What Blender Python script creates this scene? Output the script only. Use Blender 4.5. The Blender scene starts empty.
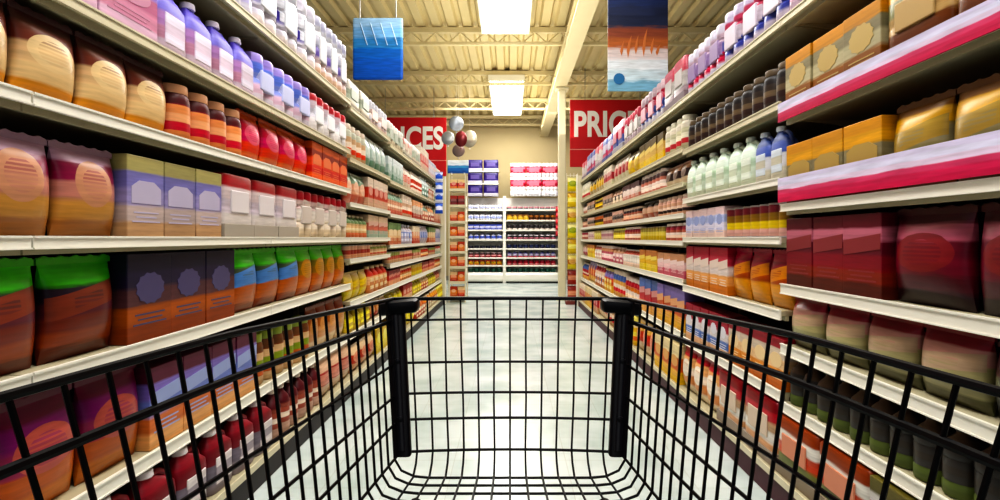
import bpy, bmesh, math, random
from mathutils import Vector, Matrix
random.seed(7)
PI = math.pi
S = bpy.context.scene
C = S.collection
H = 1.2            # eye height

# ------------------------------------------------------------------ colours / materials
def lin(h):
    h = h.lstrip('#')
    o = []
    for i in (0, 2, 4):
        c = int(h[i:i+2], 16) / 255
        o.append(c / 12.92 if c <= .04045 else ((c + .055) / 1.055) ** 2.4)
    return (*o, 1)

MC = {}
def mat(name, col, rough=.5, metal=0, var=.0, scale=6, emit=None, bump=0, spec=.5):
    if name in MC: return MC[name]
    m = bpy.data.materials.new(name); m.use_nodes = True
    nt = m.node_tree; b = nt.nodes['Principled BSDF']
    b.inputs['Base Color'].default_value = lin(col)
    b.inputs['Roughness'].default_value = rough
    b.inputs['Metallic'].default_value = metal
    b.inputs['Specular IOR Level'].default_value = spec
    if var or bump:
        tc = nt.nodes.new('ShaderNodeTexCoord')
        no = nt.nodes.new('ShaderNodeTexNoise'); no.inputs['Scale'].default_value = scale
        nt.links.new(tc.outputs['Object'], no.inputs['Vector'])
        if var:
            hs = nt.nodes.new('ShaderNodeHueSaturation'); hs.inputs['Color'].default_value = lin(col)
            mr = nt.nodes.new('ShaderNodeMapRange'); mr.inputs['To Min'].default_value = 1 - var; mr.inputs['To Max'].default_value = 1 + var
            nt.links.new(no.outputs['Fac'], mr.inputs['Value']); nt.links.new(mr.outputs['Result'], hs.inputs['Value'])
            nt.links.new(hs.outputs['Color'], b.inputs['Base Color'])
        if bump:
            bp = nt.nodes.new('ShaderNodeBump'); bp.inputs['Strength'].default_value = bump
            nt.links.new(no.outputs['Fac'], bp.inputs['Height']); nt.links.new(bp.outputs['Normal'], b.inputs['Normal'])
    if emit:
        b.inputs['Emission Color'].default_value = lin(col); b.inputs['Emission Strength'].default_value = emit
    MC[name] = m
    return m

def print_mat(bands, motif=None, rough=.42):
    """printed packaging: stacked colour bands with fine horizontal print and an oval motif"""
    key = 'print_' + bands + (motif or '')
    if key in MC: return MC[key]
    m = bpy.data.materials.new('printed_packaging'); m.use_nodes = True
    nt = m.node_tree; N = nt.nodes; L = nt.links; b = N['Principled BSDF']
    b.inputs['Roughness'].default_value = rough
    tc = N.new('ShaderNodeTexCoord'); sx = N.new('ShaderNodeSeparateXYZ')
    L.new(tc.outputs['Generated'], sx.inputs[0])
    no = N.new('ShaderNodeTexNoise'); no.inputs['Scale'].default_value = 1; no.inputs['Detail'].default_value = 3
    mp = N.new('ShaderNodeMapping'); mp.inputs['Scale'].default_value = (7, 7, 60)
    L.new(tc.outputs['Object'], mp.inputs[0]); L.new(mp.outputs[0], no.inputs['Vector'])
    ad = N.new('ShaderNodeMath'); ad.operation = 'MULTIPLY_ADD'; ad.inputs[1].default_value = .10
    L.new(no.outputs['Fac'], ad.inputs[0]); L.new(sx.outputs['Z'], ad.inputs[2])
    sb = N.new('ShaderNodeMath'); sb.operation = 'SUBTRACT'; sb.inputs[1].default_value = .05
    L.new(ad.outputs[0], sb.inputs[0])
    r = N.new('ShaderNodeValToRGB'); L.new(sb.outputs[0], r.inputs[0])
    cols = bands.split(',')
    n = len(cols); cr = r.color_ramp; cr.interpolation = 'LINEAR'
    cr.elements[0].position = 0; cr.elements[0].color = lin(cols[0])
    cr.elements[1].position = 1; cr.elements[1].color = lin(cols[-1])
    for i in range(1, n):
        e = cr.elements.new(max(.001, i / n - .02)); e.color = lin(cols[i - 1])
        e = cr.elements.new(min(.999, i / n + .02)); e.color = lin(cols[i])
    col = r.outputs['Color']
    if motif:
        # oval in generated x,z
        def mth(op, a, bb):
            q = N.new('ShaderNodeMath'); q.operation = op
            for k, v in enumerate((a, bb)):
                if isinstance(v, (int, float)): q.inputs[k].default_value = v
                else: L.new(v, q.inputs[k])
            return q.outputs[0]
        st = sum(map(ord, bands)) % 4
        dx = mth('MULTIPLY', mth('SUBTRACT', sx.outputs['X'], .5), (2.7, 2.3, 3.4, 2.2)[st])
        if st == 3: zz_ = mth('SUBTRACT', sx.outputs['Z'], mth('MULTIPLY', sx.outputs['X'], .16))   # slanted banner
        else: zz_ = mth('ADD', sx.outputs['Z'], mth('MULTIPLY', no.outputs['Fac'], .03))
        dz = mth('MULTIPLY', mth('SUBTRACT', zz_, (.56, .5, .6, .5)[st]), (5.0, 7.5, 4.0, 9.0)[st])
        if st in (0, 2): rr = mth('ADD', mth('MULTIPLY', dx, dx), mth('MULTIPLY', dz, dz))
        else: rr = mth('MAXIMUM', mth('ABSOLUTE', dx, 0), mth('ABSOLUTE', dz, 0))
        inn0 = mth('LESS_THAN', rr, 1.0)
        # fine lines of print inside the motif
        ln = mth('GREATER_THAN', mth('SINE', mth('MULTIPLY', sx.outputs['Z'], 150.0), 0), -.2)
        core = mth('LESS_THAN', rr, .45)
        inn = mth('SUBTRACT', inn0, mth('MULTIPLY', mth('MULTIPLY', core, ln), .55))
        mx = N.new('ShaderNodeMix'); mx.data_type = 'RGBA'
        L.new(inn, mx.inputs['Factor']); L.new(col, mx.inputs['A']); mx.inputs['B'].default_value = lin(motif)
        col = mx.outputs['Result']
    oi = N.new('ShaderNodeObjectInfo')
    hs = N.new('ShaderNodeHueSaturation')
    mr = N.new('ShaderNodeMapRange'); mr.inputs['From Min'].default_value = .3; mr.inputs['From Max'].default_value = .7
    mr.inputs['To Min'].default_value = .82; mr.inputs['To Max'].default_value = 1.15
    L.new(no.outputs['Fac'], mr.inputs['Value'])
    mr2 = N.new('ShaderNodeMapRange'); mr2.inputs['To Min'].default_value = .9; mr2.inputs['To Max'].default_value = 1.1
    L.new(oi.outputs['Random'], mr2.inputs['Value'])
    q = N.new('ShaderNodeMath'); q.operation = 'MULTIPLY'
    L.new(mr.outputs[0], q.inputs[0]); L.new(mr2.outputs[0], q.inputs[1]); L.new(q.outputs[0], hs.inputs['Value'])
    hs.inputs['Saturation'].default_value = 1.12
    L.new(col, hs.inputs['Color']); L.new(hs.outputs[0], b.inputs['Base Color'])
    MC[key] = m
    return m

# ------------------------------------------------------------------ mesh helpers
def add_box(bm, x0, x1, y0, y1, z0, z1, bev=0):
    r = bmesh.ops.create_cube(bm, size=1)
    for v in r['verts']:
        v.co = Vector(((x0 + x1) / 2 + v.co.x * (x1 - x0), (y0 + y1) / 2 + v.co.y * (y1 - y0), (z0 + z1) / 2 + v.co.z * (z1 - z0)))
    if bev:
        es = set(e for v in r['verts'] for e in v.link_edges)
        bmesh.ops.bevel(bm, geom=list(es), offset=bev, segments=2, affect='EDGES', profile=.5)

def add_rings(bm, rings, cap=True):
    """rings: list of lists of points (same count), lofted"""
    vs = [[bm.verts.new(p) for p in ring] for ring in rings]
    n = len(vs[0])
    for a, b in zip(vs, vs[1:]):
        for i in range(n):
            bm.faces.new((a[i], a[(i + 1) % n], b[(i + 1) % n], b[i]))
    if cap:
        bm.faces.new(list(reversed(vs[0]))); bm.faces.new(vs[-1])

def add_lathe(bm, prof, n=14, cx=0, cy=0):
    add_rings(bm, [[(cx + r * math.cos(2*PI*i/n), cy + r * math.sin(2*PI*i/n), z) for i in range(n)] for r, z in prof])

def sq_ring(a, b, z, p=4, n=20, cx=0, cy=0):
    out = []
    for i in range(n):
        t = 2 * PI * (i + .5) / n
        c, s = math.cos(t), math.sin(t)
        out.append((cx + a * math.copysign(abs(c) ** (2 / p), c), cy + b * math.copysign(abs(s) ** (2 / p), s), z))
    return out

def add_tube(bm, pts, r, n=6, closed=False):
    pts = [Vector(p) for p in pts]
    rings = []
    m = len(pts)
    up = None
    for i, p in enumerate(pts):
        if closed: d = pts[(i + 1) % m] - pts[i - 1]
        else: d = pts[min(i + 1, m - 1)] - pts[max(i - 1, 0)]
        d.normalize()
        if up is None:
            up = Vector((0, 0, 1)) if abs(d.z) < .8 else Vector((1, 0, 0))
        s = d.cross(up)
        if s.length < 1e-4: s = d.cross(Vector((0, 1, 0)))
        s.normalize(); u = s.cross(d).normalized(); up = u
        rings.append([p + s * (r * math.cos(2*PI*k/n)) + u * (r * math.sin(2*PI*k/n)) for k in range(n)])
    if closed:
        rings.append(rings[0]); add_rings(bm, rings, cap=False)
        bmesh.ops.remove_doubles(bm, verts=bm.verts, dist=1e-6)
    else: add_rings(bm, rings)

def mesh_of(bm, name, m, smooth=False):
    bmesh.ops.recalc_face_normals(bm, faces=bm.faces)
    me = bpy.data.meshes.new(name); bm.to_mesh(me); bm.free()
    me.materials.append(m)
    if smooth:
        me.polygons.foreach_set('use_smooth', [True] * len(me.polygons))
        me.set_sharp_from_angle(angle=math.radians(40))
    return me

def obj(name, bm, m, parent=None, smooth=False, loc=None):
    o = bpy.data.objects.new(name, mesh_of(bm, name, m, smooth)); C.objects.link(o)
    if parent: o.parent = parent
    if loc: o.location = loc
    return o

def box_obj(name, dims, m, parent=None, bev=0):
    bm = bmesh.new(); add_box(bm, *dims, bev); return obj(name, bm, m, parent)

def thing(name, label, cat, loc=(0, 0, 0), rotz=0, group=None):
    o = bpy.data.objects.new(name, None); C.objects.link(o); o.empty_display_size = .1
    o.location = loc; o.rotation_euler = (0, 0, rotz)
    o['label'] = label; o['category'] = cat
    if group: o['group'] = group
    return o

def tag(o, label, cat, group=None):
    o['label'] = label; o['category'] = cat
    if group: o['group'] = group
    return o

def struct(o):
    o['kind'] = 'structure'; return o

# ------------------------------------------------------------------ base materials
CREAM = mat('cream_painted_steel', 'd8d0b4', .4, var=.04, scale=3)
WHITE_ST = mat('white_painted_steel', 'efece0', .35, var=.03, scale=3)
OLIVE = mat('shelf_steel', 'b5ad90', .5, var=.05, scale=4)
BACK = mat('shade_darkened_pegboard', '3a2e2a', .8, var=.2, scale=12)  # dark brown puts the interior shade of the shelf gaps into the colour
KICK_L = mat('dark_kick_panel', '241a1c', .5, var=.1)
KICK_R = mat('maroon_kick_panel', '4c1a28', .5, var=.1)
BLACKW = mat('black_coated_wire', '07070a', .4, var=.1, scale=20, spec=.25)
BLACKP = mat('black_plastic', '090a12', .42, var=.15, scale=30, bump=.05, spec=.3)
RED = mat('red_sign_board', 'cc1420', .5, var=.05, scale=3)
LETTER = mat('white_sign_lettering', 'f4f0ea', .5)

# ------------------------------------------------------------------ room
def floor():
    bm = bmesh.new(); add_box(bm, -4, 4, -1.5, 14.3, -.1, 0)
    m = bpy.data.materials.new('pale_vinyl_tiles'); m.use_nodes = True
    nt = m.node_tree; N = nt.nodes; L = nt.links; b = N['Principled BSDF']
    b.inputs['Roughness'].default_value = .22
    tc = N.new('ShaderNodeTexCoord'); br = N.new('ShaderNodeTexBrick')
    br.offset = 0; br.inputs['Scale'].default_value = 1; br.inputs['Brick Width'].default_value = .3; br.inputs['Row Height'].default_value = .3
    br.inputs['Mortar Size'].default_value = .002
    br.inputs['Color1'].default_value = lin('ccd6d4'); br.inputs['Color2'].default_value = lin('d4dddb'); br.inputs['Mortar'].default_value = lin('c4cac4')
    L.new(tc.outputs['Object'], br.inputs['Vector'])
    no = N.new('ShaderNodeTexNoise'); no.inputs['Scale'].default_value = 2.2; no.inputs['Detail'].default_value = 4
    L.new(tc.outputs['Object'], no.inputs['Vector'])
    mx = N.new('ShaderNodeMix'); mx.data_type = 'RGBA'; mx.blend_type = 'MULTIPLY'
    rp = N.new('ShaderNodeValToRGB'); rp.color_ramp.elements[0].color = lin('d6dfdc'); rp.color_ramp.elements[0].position = .35
    rp.color_ramp.elements[1].color = (1, 1, 1, 1); rp.color_ramp.elements[1].position = .6
    L.new(no.outputs['Fac'], rp.inputs[0]); mx.inputs['Factor'].default_value = .8
    L.new(br.outputs['Color'], mx.inputs['A']); L.new(rp.outputs['Color'], mx.inputs['B']); L.new(mx.outputs['Result'], b.inputs['Base Color'])
    struct(obj('floor', bm, m))
floor()
WALL = mat('beige_painted_wall', 'c3b48c', .8, var=.05, scale=1.5)
struct(box_obj('wall_back', (-4, 4, 14.3, 14.45, 0, 4.7), WALL))
struct(box_obj('baseboard_back', (-4, 4, 14.27, 14.3, 0, .12), mat('grey_baseboard', '9a968a', .6)))
# corrugated deck, ribs run along the aisle
bm = bmesh.new()
zc = 4.62; x = -4.0; prof = []
while x < 4:
    prof += [(x, zc), (x + .13, zc), (x + .16, zc + .06), (x + .22, zc + .06)]
    x += .25
prof.append((4.0, zc))
lo = [bm.verts.new((px, -1.5, pz)) for px, pz in prof]; hi = [bm.verts.new((px, 14.35, pz)) for px, pz in prof]
for i in range(len(prof) - 1): bm.faces.new((lo[i], lo[i + 1], hi[i + 1], hi[i]))
r = bmesh.ops.create_cube(bm, size=1)
for v in r['verts']: v.co = Vector((v.co.x * 8, 6.4 + v.co.y * 15.8, zc + .12 + v.co.z * .08))
struct(obj('ceiling', bm, mat('corrugated_roof_deck', 'd2c294', .6, var=.12, scale=1.2)))
JO = mat('cream_painted_joist', 'd8caa0', .6, var=.06)
for k, y in enumerate((2.1, 4.1, 6.1, 8.1, 10.2, 12.2, 13.9)):     # open web joists crossing the aisle
    bm = bmesh.new()
    add_box(bm, -4, 4, y - .04, y + .04, 4.52, 4.6); add_box(bm, -4, 4, y - .03, y + .03, 4.32, 4.37)
    n = 20
    for i in range(n):
        a = -4 + 8 * i / n; b_ = a + 4 / n; c = a + 8 / n
        add_tube(bm, [(a, y, 4.53), (b_, y, 4.36)], .011, 5); add_tube(bm, [(b_, y, 4.36), (c, y, 4.53)], .011, 5)
    o = tag(obj('roof_joist', bm, JO), ['roof joist directly above the trolley, nearest of the seven', 'second nearest roof joist crossing under the corrugated deck',
        'third nearest roof joist, beside the first bright ceiling light', 'roof joist at far end of the nearer ceiling light',
        'roof joist just before the farther ceiling light', 'roof joist crossing above the farther ceiling light', 'roof joist against the beige back wall'][k],
        'joist', 'open web roof joists')
# girder along the aisle and its column
bm = bmesh.new()
add_box(bm, .84, 1.09, -1.5, 14.3, 4.1, 4.125); add_box(bm, .84, 1.09, -1.5, 14.3, 4.275, 4.3); add_box(bm, .95, .98, -1.5, 14.3, 4.12, 4.28)
for i in range(8): add_box(bm, .85, 1.08, i * 2 - .5, i * 2 - .48, 4.12, 4.28)
tag(obj('roof_girder', bm, mat('cream_girder_paint', 'd6caa4', .5, var=.04)), 'long cream steel girder running along the aisle under the roof joists', 'girder')
t = thing('column', 'slim cream steel column standing between back shelving and PRICES sign', 'column', (1.005, 9.7, 0))
CP = mat('cream_column_paint', 'ddd3b4', .5, var=.03)
bm = bmesh.new(); add_box(bm, -.07, .07, -.07, .07, .02, 4.06, .01); obj('shaft', bm, CP, t)
box_obj('base_plate', (-.12, .12, -.12, .12, 0, .02), CP, t); box_obj('cap_plate', (-.12, .12, -.12, .12, 4.06, 4.09), CP, t)
# ceiling lights
for k, (y0, y1) in enumerate(((-.4, 2.4), (4.9, 7.78), (10.15, 12.95))):
    t = thing('ceiling_light', ['long bright ceiling light overhead, nearest of the row', 'larger bright white ceiling light at the top centre of the photo',
              'smaller bright white ceiling light just before the back wall'][k], 'ceiling light', (-.07, (y0 + y1) / 2, 4.38), 0, 'ceiling lights over the aisle')
    h = (y1 - y0) / 2
    bm = bmesh.new()
    add_box(bm, -.36, .36, -h, h, .06, .13); add_box(bm, -.37, -.345, -h, h, 0, .06); add_box(bm, .345, .37, -h, h, 0, .06)
    add_box(bm, -.37, .37, -h - .02, -h, 0, .13); add_box(bm, -.37, .37, h, h + .02, 0, .13)
    obj('housing', bm, WHITE_ST, t)
    bm = bmesh.new(); add_rings(bm, [[(-.34, y, .06), (-.31, y, .01), (.31, y, .01), (.34, y, .06)] for y in (-h + .005, h - .005)])
    obj('diffuser', bm, mat('glowing_diffuser', 'f6f8ff', .5, emit=9), t)
    for y in (-h * .7, h * .7):
        bm = bmesh.new(); add_tube(bm, [(0, y, .13), (0, y, .24)], .008); obj('hanger_rod', bm, WHITE_ST, t)

# ------------------------------------------------------------------ shelving
XF, XB = 1.25, 1.68
def gondola(side, y0, y1, heights, label, banner=()):
    """one section; local x: 0 at shelf front, + toward the back panel"""
    t = thing('shelving_unit', label, 'shelving', (side * XF, (y0 + y1) / 2, 0), 0, 'shelving units along the aisle')
    h = (y1 - y0) / 2
    sx = lambda a, b: (min(side * a, side * b), max(side * a, side * b))
    D = XB - XF
    box_obj('back_panel', (*sx(D, D + .02), -h, h, .02, 2.45), BACK, t)
    for s in (-1, 1):
        box_obj('upright', (*sx(D - .03, D), s * h - (.02 if s > 0 else -.0), s * h + (0 if s > 0 else .02), 0, 2.45), OLIVE, t)
    kb = box_obj('kick_panel', (*sx(-.045, -.035), -h, h, 0, .105), KICK_L if side < 0 else KICK_R, t)
    bs = box_obj('base_deck', (*sx(-.05, D), -h, h, .11, .135), OLIVE, t)
    box_obj('price_rail', (*sx(-.056, -.05), -h, h, .108, .14), CREAM, bs)
    for i, z in enumerate(heights):
        bm = bmesh.new(); add_box(bm, *sx(0, D), -h + .003, h - .003, z - .022, z)
        # stiffening lips and brackets below
        add_box(bm, *sx(.02, .035), -h + .003, h - .003, z - .045, z - .02)
        sh = obj('shelf', bm, OLIVE, t)
        for s in (-1, 1):
            bm = bmesh.new()
            y = s * (h - .012)
            pts = [(side * .03, z - .02), (side * D, z - .02), (side * D, z - .09), (side * .25, z - .045)]
            add_rings(bm, [[(px, y - .003, pz) for px, pz in pts], [(px, y + .003, pz) for px, pz in pts]])
            obj('bracket', bm, OLIVE, sh)
        bm = bmesh.new()
        lipz = .048 if z < 1.0 else .036
        add_box(bm, *sx(-.008, 0), -h + .003, h - .003, z - lipz + .006, z + .006)
        add_box(bm, *sx(-.012, -.008), -h + .003, h - .003, z, z + .006)
        add_box(bm, *sx(-.012, -.008), -h + .003, h - .003, z - lipz + .006, z - lipz + .011)
        obj('price_rail', bm, WHITE_ST if z < 1.6 else CREAM, sh)
        for (bz, bh, oz) in banner:
            if abs(bz - z) < .01:
                b = box_obj('promotion_strip', (*sx(-.02, -.014), -h + .003, h - .003, z + oz, z + oz + bh), print_mat('c83c60,cc4c6c,cf5c7c,e0d0e4,dcdaee,d8d2ea'), sh)
                b['label'] = 'promotion strip, white above and red below'
    return t

def sl(v): return [round(H + s * XF, 3) for s in v]
LN = sl((-.6, -.286, 0, .30, .545, .85))
LM = sl((-.6, -.40, -.135, 0, .22, .5, .82))
LF = sl((-.6, -.40, -.22, -.06, .20, .48, .78))
RN = sl((-.6, -.39, -.17, .12, .45, .80))
RM = sl((-.57, -.27, 0, .22, .5, .80))
RF = sl((-.55, -.24, -.02, .14, .32, .52, .80))
nth = ['nearest', 'second nearest', 'third nearest', 'fourth nearest', 'fifth nearest', 'sixth nearest', 'farthest']
LS = [(1.3 * k, 1.3 * k + 1.3) for k in range(7)]
RS = [(-.3 + 1.3 * k, 1.0 + 1.3 * k) for k in range(7)]
LH = [LN, LN, LN, LM, LF, LF, LF]
RH = [RN, RN, RM, RF, RF, RF, RF]
LAST = {}
for k in range(7):
    LAST[-1] = gondola(-1, *LS[k], LH[k], nth[k] + ' section of the cream shelving along the left of the aisle')
    LAST[1] = gondola(1, *RS[k], RH[k], nth[k] + ' section of the cream shelving along the right of the aisle',
            banner=((RN[4], .085, -.034), (RN[3], .11, .012)) if k < 2 else ())
# end panels belong to the last section of each run
for s, t, y in ((-1, LAST[-1], .67), (1, LAST[1], .67)):
    bm = bmesh.new(); add_box(bm, s * .19 - .26, s * .19 + .26, y - .015, y + .015, 0, 2.3, .004); ep = obj('end_panel', bm, CREAM, t)
    for q in (-1, 1):
        bm = bmesh.new(); add_box(bm, s * .19 + q * .26 - .012, s * .19 + q * .26 + .012, y - .02, y + .02, 0, 2.32, .004); obj('edge_trim', bm, WHITE_ST, ep)

# ------------------------------------------------------------------ product prototypes (front faces local -Y, origin at base)
CATS = dict(carton='carton', bag='bag', bottle='bottle', jug='jug', jar='jar', can='can', pack='paper pack', tub='tub', case='case')
NAMES = dict(carton='grocery_carton', bag='snack_bag', bottle='drink_bottle', jug='detergent_jug', jar='glass_jar', can='tin_can', pack='paper_roll_pack', tub='lidded_tub', case='wrapped_case')
WORD = dict(carton='carton', bag='bag', bottle='bottle', jug='jug', jar='jar', can='can', pack='paper pack', tub='tub', case='wrapped case')
def shade(h, f):
    h = h.lstrip('#'); return ''.join('%02x' % max(0, min(255, int(int(h[i:i+2], 16) * f))) for i in (0, 2, 4))

def blend(a, b, f):
    return ''.join('%02x' % int(int(a[i:i+2], 16) * (1 - f) + int(b[i:i+2], 16) * f) for i in (0, 2, 4))
def make_parts(kind, w, h, bands, acc):
    cols = bands.split(",")
    if kind in ("carton", "case", "bag", "pack"): acc = blend(acc, cols[len(cols) // 2], .5)
    pm = print_mat(bands, acc if kind in ('bag', 'pack') else None, .3 if kind in ('bag', 'pack', 'case') else .45)
    cols = bands.split(',')
    accm = mat('accent_' + acc, acc, .4, var=.05)
    out = []
    bm = bmesh.new()
    if kind == 'carton':
        d = min(.2, w * .9)
        add_box(bm, -w/2, w/2, -d/2, d/2, 0, h, .003)
        out.append(('body', mesh_of(bm, 'body', pm), []))
        bm = bmesh.new()
        st = sum(map(ord, bands + acc)) % 4
        if st == 0: pts = [(w * .36 * math.cos(2*PI*i/20), h * .56 + h * .15 * math.sin(2*PI*i/20)) for i in range(20)]
        elif st == 1: pts = [(-w * .48, h * .5), (w * .48, h * .58), (w * .48, h * .76), (-w * .48, h * .68)]
        elif st == 2: pts = [(-w * .4, h * .42), (w * .4, h * .42), (w * .4, h * .62), (w * .2, h * .7), (-w * .2, h * .7), (-w * .4, h * .62)]
        else: pts = [(w * .3 * (1 + .12 * (i % 2)) * math.cos(2*PI*i/24), h * .6 + min(w, h) * .24 * (1 + .12 * (i % 2)) * math.sin(2*PI*i/24)) for i in range(24)]
        add_rings(bm, [[(px, y, pz) for px, pz in pts] for y in (-d/2 - .0015, -d/2 + .001)])
        for q in range(3):
            wl = w * (.34, .28, .38)[q]; zl = h * (.3 - .055 * q)
            add_box(bm, -wl, wl, -d/2 - .001, -d/2 + .001, zl, zl + h * .018)
        out.append(('printed_panel', mesh_of(bm, 'printed_panel', accm), []))
        bm = bmesh.new(); add_box(bm, -w * .49, w * .49, -.004, d * .49, h, h + .002)
        out.append(('top_flap', mesh_of(bm, 'top_flap', mat('flap_' + cols[-1], shade(cols[-1], .85), .6)), []))
    elif kind == 'case':
        d = .24
        nx = 3
        rings = []
        for z, e in ((0, .97), (h * .03, 1), (h * .47, 1), (h * .5, .985), (h * .53, 1), (h * .96, 1), (h, .95)):
            rings.append(sq_ring(w / 2 * e, d / 2 * e, z, 9, 28))
        add_rings(bm, rings)
        out.append(('body', mesh_of(bm, 'body', pm, True), []))
        bm = bmesh.new(); add_box(bm, -w/2, w/2, -d/2 - .004, d/2 + .002, 0, h * .22, .002)
        out.append(('cardboard_tray', mesh_of(bm, 'cardboard_tray', mat('tray_' + cols[0], shade(cols[0], .8), .7)), []))
        bm = bmesh.new(); add_box(bm, -w * .3, w * .3, -d/2 - .006, -d/2 + .002, h * .4, h * .75, .004)
        out.append(('label_panel', mesh_of(bm, 'label_panel', accm), []))
    elif kind == 'bag':
        d = min(.1, w * .45); rings = []
        for k in range(13):
            f = k / 12
            th = max(.03, math.sin(PI * min(1, max(0, (f - .02) / .9))) ** .55) if f < .92 else .03
            ww = w / 2 * (.97 - .05 * math.sin(PI * f)) if f < .92 else w / 2
            rings.append(sq_ring(ww, d / 2 * th, h * f, 2.6, 20))
        add_rings(bm, rings)
        out.append(('body', mesh_of(bm, 'body', pm, True), []))
        bm = bmesh.new()
        n = 10
        pts = [(-w/2 + w * i / n, h * .985 + (h * .03 if i % 2 else 0)) for i in range(n + 1)] + [(w/2, h * .93), (-w/2, h * .93)]
        add_rings(bm, [[(px, y, pz) for px, pz in pts] for y in (-.004, .004)])
        out.append(('crimped_seal', mesh_of(bm, 'crimped_seal', mat('seal_' + cols[-1], shade(cols[-1], .9), .3)), []))
    elif kind == 'bottle':
        r_ = w / 2
        add_lathe(bm, [(r_ * .8, 0), (r_ * .97, h * .02), (r_, h * .06), (r_, h * .2), (r_ * .95, h * .22), (r_ * .95, h * .55), (r_, h * .57), (r_, h * .64), (r_ * .85, h * .74), (r_ * .45, h * .84), (r_ * .32, h * .88), (r_ * .32, h * .93)])
        out.append(('body', mesh_of(bm, 'body', pm, True), []))
        bm = bmesh.new(); add_lathe(bm, [(r_ * .38, h * .91), (r_ * .4, h * .92), (r_ * .4, h * .985), (r_ * .34, h)], 12)
        out.append(('cap', mesh_of(bm, 'cap', accm, True), []))
        bm = bmesh.new(); add_lathe(bm, [(r_ * .97, h * .23), (r_ * .975, h * .235), (r_ * .975, h * .535), (r_ * .97, h * .54)])
        out.append(('label_sleeve', mesh_of(bm, 'label_sleeve', print_mat(cols[len(cols)//2] + ',' + acc + ',' + cols[len(cols)//2]), True), []))
    elif kind == 'jug':
        a, b_ = w / 2, w * .28
        rings = [sq_ring(a * e, b_ * e, z * h, 3.5, 24, cx=cx) for z, e, cx in ((0, .93, 0), (.03, 1, 0), (.55, 1, 0), (.68, .95, 0), (.78, .72, -a * .12), (.85, .42, -a * .3), (.9, .3, -a * .36), (.93, .28, -a * .36))]
        add_rings(bm, rings)
        out.append(('body', mesh_of(bm, 'body', pm, True), []))
        bm = bmesh.new(); add_tube(bm, [(-a * .1, 0, h * .86), (a * .35, 0, h * .87), (a * .72, 0, h * .8), (a * .86, 0, h * .68), (a * .85, 0, h * .55)], w * .07, 8)
        out.append(('handle', mesh_of(bm, 'handle', mat('moulded_' + cols[-1], cols[-1], .35), True), []))
        bm = bmesh.new(); add_lathe(bm, [(w * .16, h * .9), (w * .17, h * .91), (w * .155, h * .99), (w * .13, h)], 12, cx=-a * .36)
        out.append(('cap', mesh_of(bm, 'cap', accm, True), []))
        bm = bmesh.new(); add_box(bm, -a * .62, a * .62, -b_ - .002, -b_ + .012, h * .14, h * .56, .004)
        out.append(('label_patch', mesh_of(bm, 'label_patch', print_mat(acc + ',' + cols[0] + ',' + acc)), []))
    elif kind == 'jar':
        r_ = w / 2
        add_lathe(bm, [(r_ * .85, 0), (r_, h * .05), (r_, h * .72), (r_ * .93, h * .8), (r_ * .8, h * .85)])
        out.append(('body', mesh_of(bm, 'body', pm, True), []))
        bm = bmesh.new(); add_lathe(bm, [(r_ * .86, h * .84), (r_ * .88, h * .85), (r_ * .88, h * .98), (r_ * .84, h)])
        out.append(('lid', mesh_of(bm, 'lid', accm, True), []))
        bm = bmesh.new(); add_lathe(bm, [(r_ * 1.005, h * .18), (r_ * 1.01, h * .19), (r_ * 1.01, h * .62), (r_ * 1.005, h * .63)])
        out.append(('label_sleeve', mesh_of(bm, 'label_sleeve', print_mat(shade(cols[len(cols)//2], 1.15) + ',' + acc + ',' + cols[0]), True), []))
    elif kind == 'can':
        r_ = w / 2
        add_lathe(bm, [(r_ * .95, 0), (r_, h * .01), (r_, h * .03), (r_ * .97, h * .05), (r_ * .97, h * .95), (r_, h * .97), (r_, h * .99), (r_ * .95, h), (r_ * .93, h * .985)])
        out.append(('body', mesh_of(bm, 'body', mat('tin_plate', 'b8b8b8', .3, .8), True), []))
        bm = bmesh.new(); add_lathe(bm, [(r_ * .975, h * .055), (r_ * .98, h * .06), (r_ * .98, h * .94), (r_ * .975, h * .945)])
        out.append(('label_sleeve', mesh_of(bm, 'label_sleeve', pm, True), []))
    elif kind == 'pack':
        nr = max(2, round(w / .11)); tiers = max(1, round(h / .115)); d = .2; rings = []
        for tt in range(tiers):
            for f, e in ((0.02, .93), (.12, 1), (.88, 1), (.98, .93)):
                ring = []; n = nr * 6
                for i in range(n + 1):
                    u = i / n; ring.append((-w/2 * e + w * e * u, -d/2 * e + .028 * (1 - abs(math.sin(PI * u * nr))) , (tt + f) * h / tiers))
                for i in range(n + 1):
                    u = 1 - i / n; ring.append((-w/2 * e + w * e * u, d/2 * e - .028 * (1 - abs(math.sin(PI * u * nr))), (tt + f) * h / tiers))
                rings.append(ring)
        add_rings(bm, rings)
        out.append(('wrapped_rolls', mesh_of(bm, 'wrapped_rolls', pm, True), []))
        bm = bmesh.new(); add_box(bm, -w * .32, w * .32, -d/2 - .004, -d/2 + .02, h * .3, h * .68, .006)
        out.append(('label_patch', mesh_of(bm, 'label_patch', accm), []))
    elif kind == 'tub':
        r_ = w / 2
        add_lathe(bm, [(r_ * .8, 0), (r_ * .84, h * .02), (r_ * .95, h * .86)], 18)
        out.append(('body', mesh_of(bm, 'body', pm, True), []))
        bm = bmesh.new(); add_lathe(bm, [(r_ * .97, h * .84), (r_, h * .85), (r_, h * .96), (r_ * .93, h * .97), (r_ * .92, h)], 18)
        out.append(('lid', mesh_of(bm, 'lid', accm, True), []))
    return out

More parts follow.
